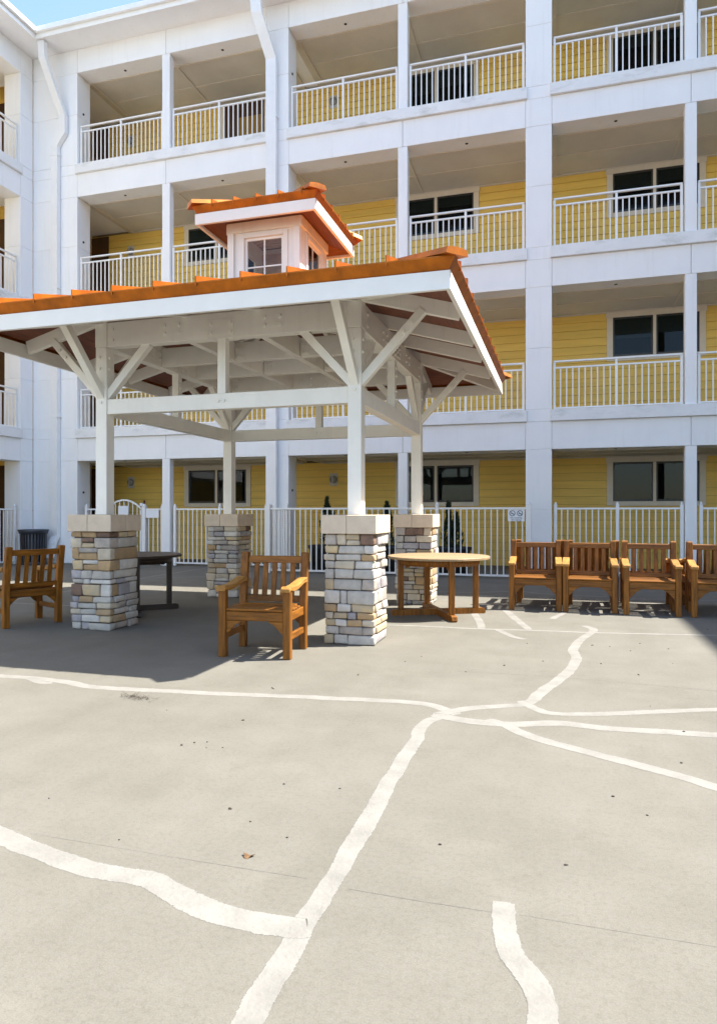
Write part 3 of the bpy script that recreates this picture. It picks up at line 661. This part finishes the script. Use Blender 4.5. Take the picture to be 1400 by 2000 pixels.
def pier(cx, cy):
    H = .268; D = .085
    core = box('pier', (cx-H+.03, cy-H+.03, 0), (cx+H-.03, cy+H-.03, CAPB), M['mortar'], gz)
    hidden = []
    def stone(x0, x1, y0, y1, z0, z1, vis=True):
        g = .0035; j = prng.uniform(-.010, .012)
        lo = Vector((cx+x0+g, cy+y0+g, z0+g)); hi = Vector((cx+x1-g, cy+y1-g, z1-g))
        if abs(x0+H) < .001: lo.x -= j
        if abs(x1-H) < .001: hi.x += j
        if abs(y0+H) < .001: lo.y -= j
        if abs(y1-H) < .001: hi.y += j
        if vis: link('stone', stone_mesh(*(hi-lo), pick_stone(), .015), core, (lo+hi)/2)
        else: hidden.append((lo, hi))
    def fill(a, b, lo, hi):
        n = max(1, round((b-a)/prng.uniform(lo, hi))); cuts = [a]
        for i in range(1, n): cuts.append(a + (b-a)*(i + prng.uniform(-.28, .28))/n)
        return list(zip(cuts, cuts[1:]+[b]))
    z = 0.0
    while z < CAPB - .02:
        h = prng.choice((.06, .072, .085, .10, .118, .14))
        if CAPB - z - h < .06: h = CAPB - z
        z1 = z + h
        fa = prng.uniform(.10, .24); ra = prng.uniform(.09, .2)
        if prng.random() < .5: fa, ra = fa*1.25, ra*.7
        stone(H-fa, H, -H, -H+ra, z, z1)
        fb = prng.uniform(.09, .17)
        stone(-H, -H+fb, -H, -H+D, z, z1)
        for a, b in fill(-H+fb, H-fa, .15, .32):
            if h > .105 and b-a > .11 and prng.random() < .55:
                zz = z + h*prng.uniform(.36, .64)
                for p, q in (fill(a, b, .11, .3)): stone(p, q, -H, -H+D, z, zz)
                for p, q in (fill(a, b, .11, .3)): stone(p, q, -H, -H+D, zz, z1)
            else: stone(a, b, -H, -H+D, z, z1)
        for a, b in fill(-H+ra, H, .17, .32): stone(H-D, H, a, b, z, z1)
        for a, b in fill(-H, H-D, .14, .26): stone(a, b, H-D, H, z, z1, False)
        for a, b in fill(-H+D, H-D, .14, .26): stone(-H, -H+D, a, b, z, z1, False)
        z = z1
    bm = bmesh.new(); mi = []
    for lo, hi in hidden:
        r = bmesh.ops.create_cube(bm, size=1); bmesh.ops.scale(bm, vec=hi-lo, verts=r['verts'])
        bmesh.ops.translate(bm, vec=(lo+hi)/2 - WL[core.name], verts=r['verts'])
        for v in r['verts']: v.co += Vector([prng.uniform(-.004, .004) for _ in range(3)])
        k = prng.choices(range(len(STONE)), STONE_W)[0]
        for f in {f for v in r['verts'] for f in v.link_faces}: f.material_index = k
    me = bpy.data.meshes.new('stone_backing'); bm.to_mesh(me); bm.free()
    for s in STONE: me.materials.append(s)
    o = link('stone_backing', me, core, WL[core.name]); o['kind'] = 'stuff'
    C = .2972
    for x0, x1 in ((-C, -.02), (-.02, C)):
        for y0, y1 in ((-C, .01), (.01, C)):
            box('cap_block', (cx+x0+.0015, cy+y0+.0015, CAPB), (cx+x1-.0015, cy+y1-.0015, CAPT), M['cap'], core, .006)
    return core
for cx in GU:
    for cy in GV: pier(cx, cy)
TB, TT = 2.51, 2.685; HB, HT = 3.30, 3.585; PH = .0747
CR = M['cream']
def bolts(pts, axis):
    for p in pts: cyl('bolt', p, .019, .022, CR, gz, axis, 8)
for cx in GU:
    for cy in GV:
        box('post', (cx-PH, cy-PH, CAPT), (cx+PH, cy+PH, HB-.002), CR, gz, .005)
        box('corner_block', (cx-PH-.004, cy-PH-.004, HB), (cx+PH+.004, cy+PH+.004, HT+.02), CR, gz, .004)
x0, x1, y0, y1 = GU[0]+PH, GU[1]-PH, GV[0]+PH, GV[1]-PH
for cy in GV:
    box('tie_beam', (x0+.001, cy-.06, TB), (x1-.001, cy+.06, TT), CR, gz, .004)
    box('header_beam', (x0+.005, cy-.068, HB), (x1-.005, cy+.068, HT), CR, gz, .004)
    box('king_post', (GC[0]-.05, cy-.05, TT+.001), (GC[0]+.05, cy+.05, HB-.001), CR, gz, .004)
    for s in (-1, 1):
        box('steel_plate', (GC[0]-.16, cy+s*.069-.004, HB-.005), (GC[0]+.16, cy+s*.069+.004, HB+.21), CR, gz, .002)
        bolts([(GC[0]+a, cy+s*.078, HB+b) for a in (-.12, .12) for b in (.06, .16)], 'y')
        bolts([(GC[0]+c+a, cy+s*.074, HB+b) for c in (-.62, .62) for a in (-.09, .09) for b in (.10, .19)], 'y')
        bolts([(GC[0]+a, cy+s*.066, TB+.09) for a in (-.035, .035)], 'y')
        bolts([(GC[0]-c*1.40, cy+s*.074, HB+b) for c in (1, -1) for b in (.07, .2)], 'y')
for cx in GU:
    box('tie_beam', (cx-.06, y0+.001, TB), (cx+.06, y1-.001, TT), CR, gz, .004)
    box('header_beam', (cx-.068, y0+.005, HB), (cx+.068, y1-.005, HT), CR, gz, .004)
    box('king_post', (cx-.05, GC[1]-.05, TT+.001), (cx+.05, GC[1]+.05, HB-.001), CR, gz, .004)
    for s in (-1, 1):
        box('steel_plate', (cx+s*.069-.004, GC[1]-.16, HB-.005), (cx+s*.069+.004, GC[1]+.16, HB+.21), CR, gz, .002)
        bolts([(cx+s*.078, GC[1]+a, HB+b) for a in (-.12, 0, .12) for b in (.05, .11, .17)], 'x')
        bolts([(cx+s*.074, GC[1]+c+a, HB+b) for c in (-.62, .62) for a in (-.09, .09) for b in (.10, .19)], 'x')
        bolts([(cx+s*.074, GC[1]-c*1.40, HB+b) for c in (1, -1) for b in (.07, .2)], 'x')
        bolts([(cx+s*.056, GC[1], TT+b) for b in (.12, .22, .42, .52)], 'x')
# hash-shaped beams that carry the cupola
HS = .45
for s in (-1, 1):
    box('cross_beam', (GC[0]+s*HS-.045, GV[0]+.07, HB+.01), (GC[0]+s*HS+.045, GV[1]-.07, HT-.03), CR, gz, .004)
    for a, b in ((GU[0]+.07, GC[0]-HS-.047), (GC[0]-HS+.047, GC[0]+HS-.047), (GC[0]+HS+.047, GU[1]-.07)):
        box('cross_beam', (a, GC[1]+s*HS-.045, HB+.012), (b, GC[1]+s*HS+.045, HT-.032), CR, gz, .004)
    for t in (-1, 1):
        for q in (-1, 1):
            box('steel_plate', (GC[0]+t*HS+q*.11-.06, GC[1]+s*HS-.054, HB+.03), (GC[0]+t*HS+q*.11+.06, GC[1]+s*HS-.046, HB+.20), CR, gz, .002)
            bolts([(GC[0]+t*HS+q*.11+a, GC[1]+s*HS-.06, HB+b) for a in (-.03, .03) for b in (.07, .16)], 'y')
# knee braces
PIT = .275
def roof_under(h): return 3.745 - PIT*(h - 1.64)           # underside of the roof boards at half-width h from the centre
for i, cx in enumerate(GU):
    for j, cy in enumerate(GV):
        su, sv = (-1, 1)[i], (-1, 1)[j]; zb = 2.74
        beam('knee_brace', (cx-su*.045, cy, zb-.02), (cx-su*.60, cy, HB+.02), .088, .088, CR, gz)
        beam('knee_brace', (cx, cy-sv*.045, zb-.02), (cx, cy-sv*.60, HB+.02), .088, .088, CR, gz)
        beam('knee_brace', (cx+su*.045, cy, zb-.02), (cx+su*.72, cy, 3.44), .088, .088, CR, gz)
        beam('knee_brace', (cx, cy+sv*.045, zb-.02), (cx, cy+sv*.72, 3.44), .088, .088, CR, gz)
        bolts([(cx+su*.02, cy-.08, zb+.02), (cx-su*.0, cy-.08, 1.95 + .7), (cx-.02, cy-.081, 3.05), (cx-.02, cy-.081, 3.18)], 'y')
        bolts([(cx+.08, cy, zb+.02), (cx+.08, cy-.02, 3.05), (cx+.08, cy-.02, 3.18)], 'x')
        bolts([(cx+su*.60, cy-.05, 3.31), (cx+su*.52, cy-.05, 3.22)], 'y')
# rafters, hips
RH = .16
EH = 2.66
def rafter(d, off):
    """d = outward direction (1,0),(-1,0),(0,1),(0,-1); off = offset along the eave"""
    a = max(.50, abs(off)); dx, dy = d
    def P(h, z): return (GC[0] + dx*h + (off if dx == 0 else 0), GC[1] + dy*h + (off if dy == 0 else 0), z)
    beam('rafter', P(EH, roof_under(EH)-RH/2-.003), P(a, roof_under(a)-RH/2-.003), .06, RH, CR, gz)
for d in ((1, 0), (-1, 0), (0, 1), (0, -1)):
    hh = 1.557 if d[1] else 1.594
    for off in (-hh, -HS, HS, hh): rafter(d, off)
for sx in (-1, 1):
    for sy in (-1, 1):
        beam('hip_rafter', (GC[0]+sx*EH, GC[1]+sy*EH, roof_under(EH)-.085), (GC[0]+sx*.5, GC[1]+sy*.5, roof_under(.5)-.085), .07, .15, CR, gz)
# boarded deck, metal roof, seams, hip caps, fascia, drip edge
def slope_quad(name, d, ho, hi, zo, zi, th, m, parent):
    dx, dy = d
    def P(h, s, z): return (GC[0]+dx*h + (s*h if dx == 0 else 0), GC[1]+dy*h + (s*h if dy == 0 else 0), z)
    v = [P(ho, -1, zo), P(ho, 1, zo), P(hi, 1, zi), P(hi, -1, zi)]
    v += [(a, b, c+th) for a, b, c in v]
    return pymesh(name, v, CUBEF, m, parent, P((ho+hi)/2, 0, (zo+zi)/2))
DIRS = ((0, -1), (1, 0), (0, 1), (-1, 0))
def roof_set(parent, eave, inner, zu, deckm, fas_b, fas_t, drip_b, drip_t, seam_gap, seam_off, seam_h, lip):
    """zu = underside height of the boards at the eave"""
    pit = PIT
    for d in DIRS:
        dm = deckm if d[1] else (M['deckx'] if deckm is M['deck'] else deckm)
        if inner > .3: slope_quad('roof_deck', d, eave-.012, inner, zu, zu+pit*(eave-inner), .03, dm, parent)
        else:
            slope_quad('roof_deck', d, eave-.012, .47, zu, zu+pit*(eave-.47), .03, M['deck'] if d[1] else M['deckx'], parent)
            slope_quad('ceiling_boards', d, .468, inner, zu+pit*(eave-.468), zu+pit*(eave-inner), .03, deckm, parent)
        slope_quad('roof_sheet', d, eave+lip, inner, drip_t-.004, drip_t-.004+pit*(eave+lip-inner), .012, M['copper'], parent)
        dx, dy = d; sx, sy = abs(dy), abs(dx)
        def strip(name, h, th, z0, z1, m, ext):
            # ends of the two x-running strips overlap the y-running ones
            L = h + (th if dy else 0) + ext
            c = (GC[0]+dx*(h+th/2), GC[1]+dy*(h+th/2))
            hx = L if dy else th/2; hy = L if dx else th/2
            box(name, (c[0]-hx, c[1]-hy, z0), (c[0]+hx, c[1]+hy, z1), m, parent, .002)
        strip('fascia', eave, .04, fas_b, fas_t, M['fascia'], -.0005)
        a_, b_ = eave+.02, eave+lip
        def E(h, s, z): return (GC[0]+dx*h + (s*h if dx == 0 else 0), GC[1]+dy*h + (s*h if dy == 0 else 0), z)
        v = [E(a_, -1, drip_b), E(a_, 1, drip_b), E(b_, 1, drip_t), E(b_, -1, drip_t), E(a_-.012, -1, drip_b), E(a_-.012, 1, drip_b), E(b_-.012, 1, drip_t), E(b_-.012, -1, drip_t)]
        pymesh('drip_edge', v, CUBEF, M['copper'], parent, E(a_, 0, drip_b))
        v = [E(a_+.012, -1, drip_b-.012), E(a_+.012, 1, drip_b-.012), E(a_+.012, 1, drip_b), E(a_+.012, -1, drip_b), E(a_-.01, -1, drip_b-.012), E(a_-.01, 1, drip_b-.012), E(a_-.01, 1, drip_b), E(a_-.01, -1, drip_b)]
        pymesh('edge_bead', v, CUBEF, M['deck'], parent, E(a_, 0, drip_b))
        k = -40
        zt = lambda h: drip_t+.008+pit*(eave+lip-h)
        while k < 40:
            o = seam_off + k*seam_gap; k += 1
            if abs(o) > eave-.10: continue
            h0 = eave+lip+.004; h1 = max(inner, abs(o)+.03)
            def P(h, z, w):
                return (GC[0]+dx*h + ((o+w) if dx == 0 else 0), GC[1]+dy*h + ((o+w) if dy == 0 else 0), z)
            v = [P(h0, drip_t-.03, -.007), P(h0, drip_t-.03, .007), P(h0, zt(h0)+seam_h, .007), P(h0, zt(h0)+seam_h, -.007),
                 P(h1, zt(h1)-.01, -.007), P(h1, zt(h1)-.01, .007), P(h1, zt(h1)+seam_h, .007), P(h1, zt(h1)+seam_h, -.007)]
            pymesh('standing_seam', v, CUBEF, M['copper'], parent, v[0])
    for sx in (-1, 1):
        for sy in (-1, 1):
            def Q(h, z, w): return (GC[0]+sx*(h) + w*sx, GC[1]+sy*(h) - w*sy, z)
            zt = lambda h: drip_t+.01+pit*(eave+lip-h)
            h0, h1 = eave+lip+.02, inner
            v = []
            for h in (h0, h1):
                zc = zt(h)
                v += [Q(h, zc-.01, -.082), Q(h, zc+.045, -.07), Q(h, zc+.058, 0), Q(h, zc+.045, .07), Q(h, zc-.01, .082)]
            f = [(i, i+1, i+6, i+5) for i in range(4)] + [(0, 1, 2, 3, 4), (9, 8, 7, 6, 5), (0, 5, 9, 4)]
            pymesh('hip_cap', v, f, M['copper'], parent, v[2])
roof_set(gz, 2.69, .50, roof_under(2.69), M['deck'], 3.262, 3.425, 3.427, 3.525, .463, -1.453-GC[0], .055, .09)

# cupola
cu = link('cupola', None, gz, (GC[0], GC[1], 3.9)); CB = .5; cz0, cz1 = 3.90, 5.098
for d in DIRS:
    dx, dy = d
    def cb(name, s0, s1, n0, n1, z0, z1, m, bev=.003):
        """s along the wall, n outwards from the wall face"""
        c = []
        for s, nn in ((s0, n0), (s1, n1)):
            h = CB + nn
            c.append((GC[0]+dx*h + (s if dx == 0 else 0), GC[1]+dy*h + (s if dy == 0 else 0)))
        lo = (min(c[0][0], c[1][0]), min(c[0][1], c[1][1]), z0); hi = (max(c[0][0], c[1][0]), max(c[0][1], c[1][1]), z1)
        return box(name, lo, hi, m, cu, bev)
    wz0, wz1 = 4.13, 4.88; ww = .27; e = CB if dy else CB-.05
    if d == (0, 1):
        cb('wall_panel', -e, e, -.05, 0, cz0, cz1, M['fascia'])
        for q in range(12): cb('lining_board', -CB+.052, CB-.052 if dx else CB-.066, -.064, -.0505, cz0+q*.094, cz0+q*.094+.09, M['cupdeck'], .004)
        continue
    cb('wall_panel', -e, -ww, -.05, 0, cz0, cz1, M['fascia']); cb('wall_panel', ww, e, -.05, 0, cz0, cz1, M['fascia'])
    cb('wall_panel', -ww+.001, ww-.001, -.05, 0, wz1, cz1, M['fascia']); cb('wall_panel', -ww+.001, ww-.001, -.05, 0, cz0, wz0, M['fascia'])
    cb('frieze_board', -CB-.008, CB-.001 + (.02 if dy else 0), .001, .026, 4.955, 5.088, M['cream'])
    for a, b, z0, z1 in ((-ww-.06, -ww, wz0-.06, wz1+.06), (ww, ww+.06, wz0-.06, wz1+.06), (-ww+.001, ww-.001, wz1, wz1+.06), (-ww+.001, ww-.001, wz0-.06, wz0)):
        cb('window_casing', a, b, .001, .02, z0, z1, M['fascia'])
    for a, b, z0, z1 in ((-ww, -ww+.035, wz0, wz1), (ww-.035, ww, wz0, wz1), (-ww+.036, ww-.036, wz1-.035, wz1), (-ww+.036, ww-.036, wz0, wz0+.035)):
        cb('window_sash', a, b, -.04, -.012, z0, z1, M['fascia'])
    cb('muntin', -.009, .009, -.034, -.018, wz0+.036, wz1-.036, M['fascia'], 0)
    zm = (wz0+wz1)/2
    cb('muntin', -ww+.036, -.010, -.034, -.018, zm-.009, zm+.009, M['fascia'], 0); cb('muntin', .010, ww-.036, -.034, -.018, zm-.009, zm+.009, M['fascia'], 0)
    cb('pane', -ww+.036, ww-.036, -.028, -.024, wz0+.036, wz1-.036, M['glass'], 0)
    if dy:
        for s in (-1, 1): cb('corner_trim', s*(CB+.0), s*(CB-.09), .0235, .03, cz0, 4.954, M['fascia'])
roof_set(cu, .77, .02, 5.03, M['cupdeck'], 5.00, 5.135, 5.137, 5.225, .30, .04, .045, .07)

# ---------------------------------------------------------------- teak armchairs
def chair_parts():
    """list of (name, mesh, location) with x to the sitter's left/right, front = -y"""
    out = []
    def add(name, lo, hi, m, bev=.006):
        out.append((name, box_mesh(hi[0]-lo[0], hi[1]-lo[1], hi[2]-lo[2], M[m], bev), [(a+b)/2 for a, b in zip(lo, hi)]))
    def prof(name, pts, x0, x1, m, axis='x', bev=.006):
        """closed outline in the (y,z) plane pulled along x, or (x,z) plane along y"""
        n = len(pts); bm = bmesh.new(); cy = sum(p[0] for p in pts)/n; cz = sum(p[1] for p in pts)/n; cx = (x0+x1)/2
        vs0 = []; vs1 = []
        for a, b in pts:
            if axis == 'x': vs0.append(bm.verts.new((x0-cx, a-cy, b-cz))); vs1.append(bm.verts.new((x1-cx, a-cy, b-cz)))
            else: vs0.append(bm.verts.new((a-cy, x0-cx, b-cz))); vs1.append(bm.verts.new((a-cy, x1-cx, b-cz)))
        bm.faces.new(vs0); bm.faces.new(vs1[::-1])
        for i in range(n): bm.faces.new((vs0[i], vs0[(i+1) % n], vs1[(i+1) % n], vs1[i]))
        bmesh.ops.recalc_face_normals(bm, faces=bm.faces[:])
        if bev: bmesh.ops.bevel(bm, geom=[e for e in bm.edges if e.calc_face_angle(0) > .5], offset=bev, segments=1, affect='EDGES')
        me = bpy.data.meshes.new(name); bm.to_mesh(me); bm.free(); me.materials.append(M[m])
        out.append((name, me, (cx, cy, cz) if axis == 'x' else (cy, cx, cz)))
    W = .315; LG = .036
    for s in (-1, 1):
        x = s*W
        add('front_leg', (x-LG, -.30, 0), (x+LG, -.228, .632), 'teak_z')
        prof('back_leg', [(.205, 0), (.275, 0), (.278, .40), (.300, .62), (.352, .935), (.345, .95), (.30, .955), (.288, .94), (.236, .62), (.206, .42)], x-LG, x+LG, 'teak_z')
        arm = [(-.335, .618), (-.335, .655), (-.30, .672), (-.20, .664), (-.08, .668), (.05, .69), (.16, .712), (.243, .712), (.240, .662), (.15, .664), (.05, .645), (-.08, .622), (-.20, .618), (-.29, .634)]
        prof('armrest', arm, x-.046, x+.046, 'teak_arm')
        add('side_rail', (x-.016, -.227, .345), (x+.016, .204, .425), 'teak_y', .004)
        add('stretcher', (x-.018, -.227, .165), (x+.018, .206, .225), 'teak_y', .004)
    add('front_rail', (-W+LG+.001, -.285, .345), (W-LG-.001, -.245, .432), 'teak_x', .005)
    add('back_rail', (-W+LG+.001, .215, .345), (W-LG-.001, .247, .432), 'teak_x', .005)
    for s in (-1, 1):
        e = W-LG-.001
        pts = [(s*e, .343), (s*(e-.15), .343), (s*(e-.125), .325), (s*(e-.085), .305), (s*(e-.05), .262), (s*(e-.018), .232), (s*e, .215)]
        prof('corner_bracket', pts, -.278, -.25, 'teak_x', 'y', .003)
        pts = [(s*e, .343), (s*(e-.11), .343), (s*(e-.06), .31), (s*e, .25)]
        prof('corner_bracket', pts, .218, .243, 'teak_x', 'y', .003)
    for i in range(6):
        y = -.262 + i*.081; z = .436 - .010*math.sin(math.pi*i/5)
        add('seat_slat', (-W-LG+.02 if 0 < i < 5 else -W+LG+.003, y-.031, z), (W+LG-.02 if 0 < i < 5 else W-LG-.003, y+.031, z+.02), 'teak_x', .004)
    def back_y(z): return .247 + (z-.45)*.125 + max(0, z-.6)*.05
    def slab(name, xa, xb, z0, z1, th, m):
        ya, yb = back_y(z0), back_y(z1)
        prof(name, [(ya-th/2, z0), (ya+th/2, z0), (yb+th/2, z1), (yb-th/2, z1)], xa, xb, m, 'x', .004)
    slab('top_rail', -W+LG+.001, W-LG-.001, .845, .915, .036, 'teak_x')
    slab('lower_back_rail', -W+LG+.001, W-LG-.001, .462, .52, .03, 'teak_x')
    for i in range(5):
        x = -.19 + i*.095
        slab('back_slat', x-.027, x+.027, .519, .846, .017, 'teak_z')
    return out
CH = chair_parts()
def chair(label, x, y, heading, group=None):
    """heading = direction the sitter faces, degrees from -y, anticlockwise"""
    c = thing('armchair', label, 'armchair', (x, y, 0), group); c.rotation_euler = (0, 0, R(heading))
    for name, me, loc in CH:
        o = bpy.data.objects.new(name, me); COL.objects.link(o); o.parent = c; o.location = loc
    return c
chair('teak armchair facing out from the pavilion beside the sunlit front pier', -2.745, 6.105, 4.5)
chair('teak armchair with its back to the open courtyard, beside the shaded front pier', -6.30, 6.885, -113)
RG = 'armchairs in two rows back to back'
row = [(-.345, 10.055, 1), (.385, 10.03, -1.5), (1.158, 9.98, -2), (1.985, 9.955, -4)]
ORD = ['nearest the round table', 'second from the round table', 'third from the round table', 'fourth from the round table']
for (x, y, a), o in zip(row, ORD):
    chair('teak armchair facing the courtyard, %s in its row' % o, x, y, a, RG)
for (x, y, a), o in zip([(-.285, 10.79, 180), (.44, 10.78, 181), (1.20, 10.75, 178), (2.02, 10.73, 180)], ORD):
    chair('teak armchair facing the building, %s in its row' % o, x, y, a, RG)

# ---------------------------------------------------------------- round tables
def table(label, x, y, rot, top_m, leg_m, group=None):
    t = thing('round_table', label, 'table', (x, y, 0), group); Rr = .675; zt = .78; th = .032
    def sub(name, o):
        return o
    # planks cut to the circle
    n = 9
    for i in range(n):
        a = -Rr + 2*Rr*i/n + .002; b = -Rr + 2*Rr*(i+1)/n - .002
        top = []; m_ = 14
        xs = lambda yy: math.sqrt(max(0, Rr*Rr - yy*yy))
        right = [(xs(a+(b-a)*k/m_), a+(b-a)*k/m_) for k in range(m_+1)]
        left = [(-px, py) for px, py in right[::-1]]
        ring = [p for k, p in enumerate(right+left) if k == 0 or (Vector(p)-Vector((right+left)[k-1])).length > 1e-4]
        N = len(ring)
        v = [(p[0]*.992, p[1]*.992, zt) for p in ring] + [(p[0], p[1], zt-.008) for p in ring] + [(p[0], p[1], zt-th) for p in ring]
        f = [tuple(range(N)), tuple(range(3*N-1, 2*N-1, -1))]
        for r_ in (0, N): f += [(r_+k, r_+(k+1) % N, r_+N+(k+1) % N, r_+N+k) for k in range(N)]
        o = pymesh('top_plank', [(q[0]+x, q[1]+y, q[2]) for q in v], f, top_m, t, (x, y+(a+b)/2, zt))
    lathe('apron', [(.50, zt-.115), (.53, zt-.115), (.56, zt-th-.001), (.50, zt-th-.001)], 40, leg_m, t, (x, y, 0)).location.z = 0
    L1, L2 = .60, .53
    legs = [(0, -L1), (L2, 0), (0, L1), (-L2, 0)]
    for lx, ly in legs:
        box('leg', (x+lx*.97-.034, y+ly*.97-.034, .075), (x+lx*.97+.034, y+ly*.97+.034, zt-th-.002), leg_m, t, .006)
        box('leg_bracket', (x+lx*.80-.03, y+ly*.80-.03, zt-.155), (x+lx*.80+.03, y+ly*.80+.03, zt-th-.003), leg_m, t, .012)
    def foot_beam(ax, L, z0, z1):
        prof = [(-L-.10, z0), (-L-.115, z0+.02), (-L-.105, z1-.012), (-L-.07, z1), (L+.07, z1), (L+.105, z1-.012), (L+.115, z0+.02), (L+.10, z0)]
        v = []
        for w in (-.034, .034):
            for s, z in prof: v.append((x+s, y+w, z) if ax == 'x' else (x+w, y+s, z))
        N = len(prof)
        pymesh('foot_beam', v, [tuple(range(N)), tuple(range(2*N-1, N-1, -1))] + [(k, (k+1) % N, N+(k+1) % N, N+k) for k in range(N)], leg_m, t, (x, y, z0))
    foot_beam('y', L1, 0, .076)
    prof = [(L2+.10, 0), (L2+.115, .02), (L2+.105, .064), (L2+.07, .076), (.0345, .076), (.0345, 0)]
    for s in (-1, 1):
        v = [(x+s*a, y+w, z) for w in (-.034, .034) for a, z in prof]; N = len(prof)
        pymesh('foot_beam', v, [tuple(range(N)), tuple(range(2*N-1, N-1, -1))] + [(k, (k+1) % N, N+(k+1) % N, N+k) for k in range(N)], leg_m, t, (x, y, 0))
    t.rotation_euler = (0, 0, R(rot))
    return t
table('pale topped round teak table beside the sunlit piers', -1.56, 9.05, 26, M['teak_top'], M['teak_z'])
table('dark round wooden table in the pavilion shade behind a stone pier', -5.66, 8.15, 42, M['shaded_wood'], M['shaded_wood'])

# ---------------------------------------------------------------- litter bin
def bin_():
    c = ground_at(66, 1102); x, y = c.x, c.y
    b = thing('litter_bin', 'dark slatted steel litter bin in the corner by the downspout', 'bin', (x, y, 0))
    lathe('liner', [(.27, .03), (.29, .80), (.001, .79)], 24, M['liner'], b, (x, y, 0))
    lathe('base_ring', [(.29, 0), (.31, 0), (.31, .06), (.29, .06)], 28, M['steel'], b, (x, y, 0))
    lathe('rim', [(.31, .80), (.345, .80), (.36, .86), (.385, .905), (.36, .915), (.31, .86), (.30, .83)], 28, M['steel'], b, (x, y, 0))
    v = [(-.018, -.004, 0), (.018, -.004, 0), (.018, .004, 0), (-.018, .004, 0)]
    vv = v + [(p[0]*1.1, p[1]+.022, .745) for p in v]
    me = bpy.data.meshes.new('slat'); me.from_pydata(vv, [], CUBEF); me.materials.append(M['steel'])
    for k in range(26):
        a = 2*math.pi*k/26
        o = bpy.data.objects.new('slat', me); COL.objects.link(o); o.parent = b
        o.location = (.302*math.cos(a), .302*math.sin(a), .055); o.rotation_euler = (0, 0, a - R(90))
bin_()

# ---------------------------------------------------------------- potted conifers
def potted(label, x, y, seed, spires):
    r = random.Random(seed)
    t = thing('potted_conifer', label, 'potted plant', (x, y, 0), 'potted conifers behind the long fence')
    lathe('planter', [(.30, 0), (.335, .03), (.40, .50), (.44, .56), (.44, .61), (.405, .61), (.38, .545)], 32, M['black'], t, (x, y, 0), 1.0, .72, 2.6)
    lathe('soil', [(.38, .52), (.30, .555), (.001, .57)], 24, M['soil'], t, (x, y, 0), 1.0, .72, 2.6)
    bm = bmesh.new()
    for (dx, dy, h, w) in spires:
        for _ in range(int(1500*h)):
            q = r.random()**0.8; z = .56 + h*q
            rad = w*(1-q)**.75*(.35+.65*r.random()**.5)*(1 + .25*math.sin(9*q+seed)); a = r.uniform(0, 6.283)
            c = Vector((dx + rad*math.cos(a), dy + rad*math.sin(a), z))
            up = Vector((math.cos(a)*.45, math.sin(a)*.45, 1)).normalized() + Vector([r.uniform(-.35, .35) for _ in range(3)])
            L = r.uniform(.035, .085); sd = up.cross(Vector((r.uniform(-1, 1), r.uniform(-1, 1), .2))).normalized()*r.uniform(.006, .013)
            p = [c - sd, c + sd, c + up*L*.6 + sd*.8, c + up*L, c + up*L*.6 - sd*.8]
            bm.faces.new([bm.verts.new(v) for v in p])
    me = bpy.data.meshes.new('foliage'); bm.to_mesh(me); bm.free(); me.materials.append(M['leaf'])
    link('foliage', me, t, (x, y, 0))
    for (dx, dy, h, w) in spires:
        lathe('trunk', [(.018, .54), (.012, .56+h*.5), (.004, .56+h*.93)], 8, M['bark'], t, (x+dx, y+dy, 0))
potted('slim dark conifer in a black planter by the fence return', -5.13, 14.85, 3, [(0, 0, 1.12, .22), (.13, .05, .80, .14)])
potted('slim dark conifer in the middle black planter, between two piers', -3.72, 14.85, 8, [(0, 0, 1.02, .2)])
potted('twin spired dark conifer in a black planter under the notice fence window', -2.28, 14.85, 5, [(-.06, 0, 1.0, .16), (.10, .02, .78, .17)])
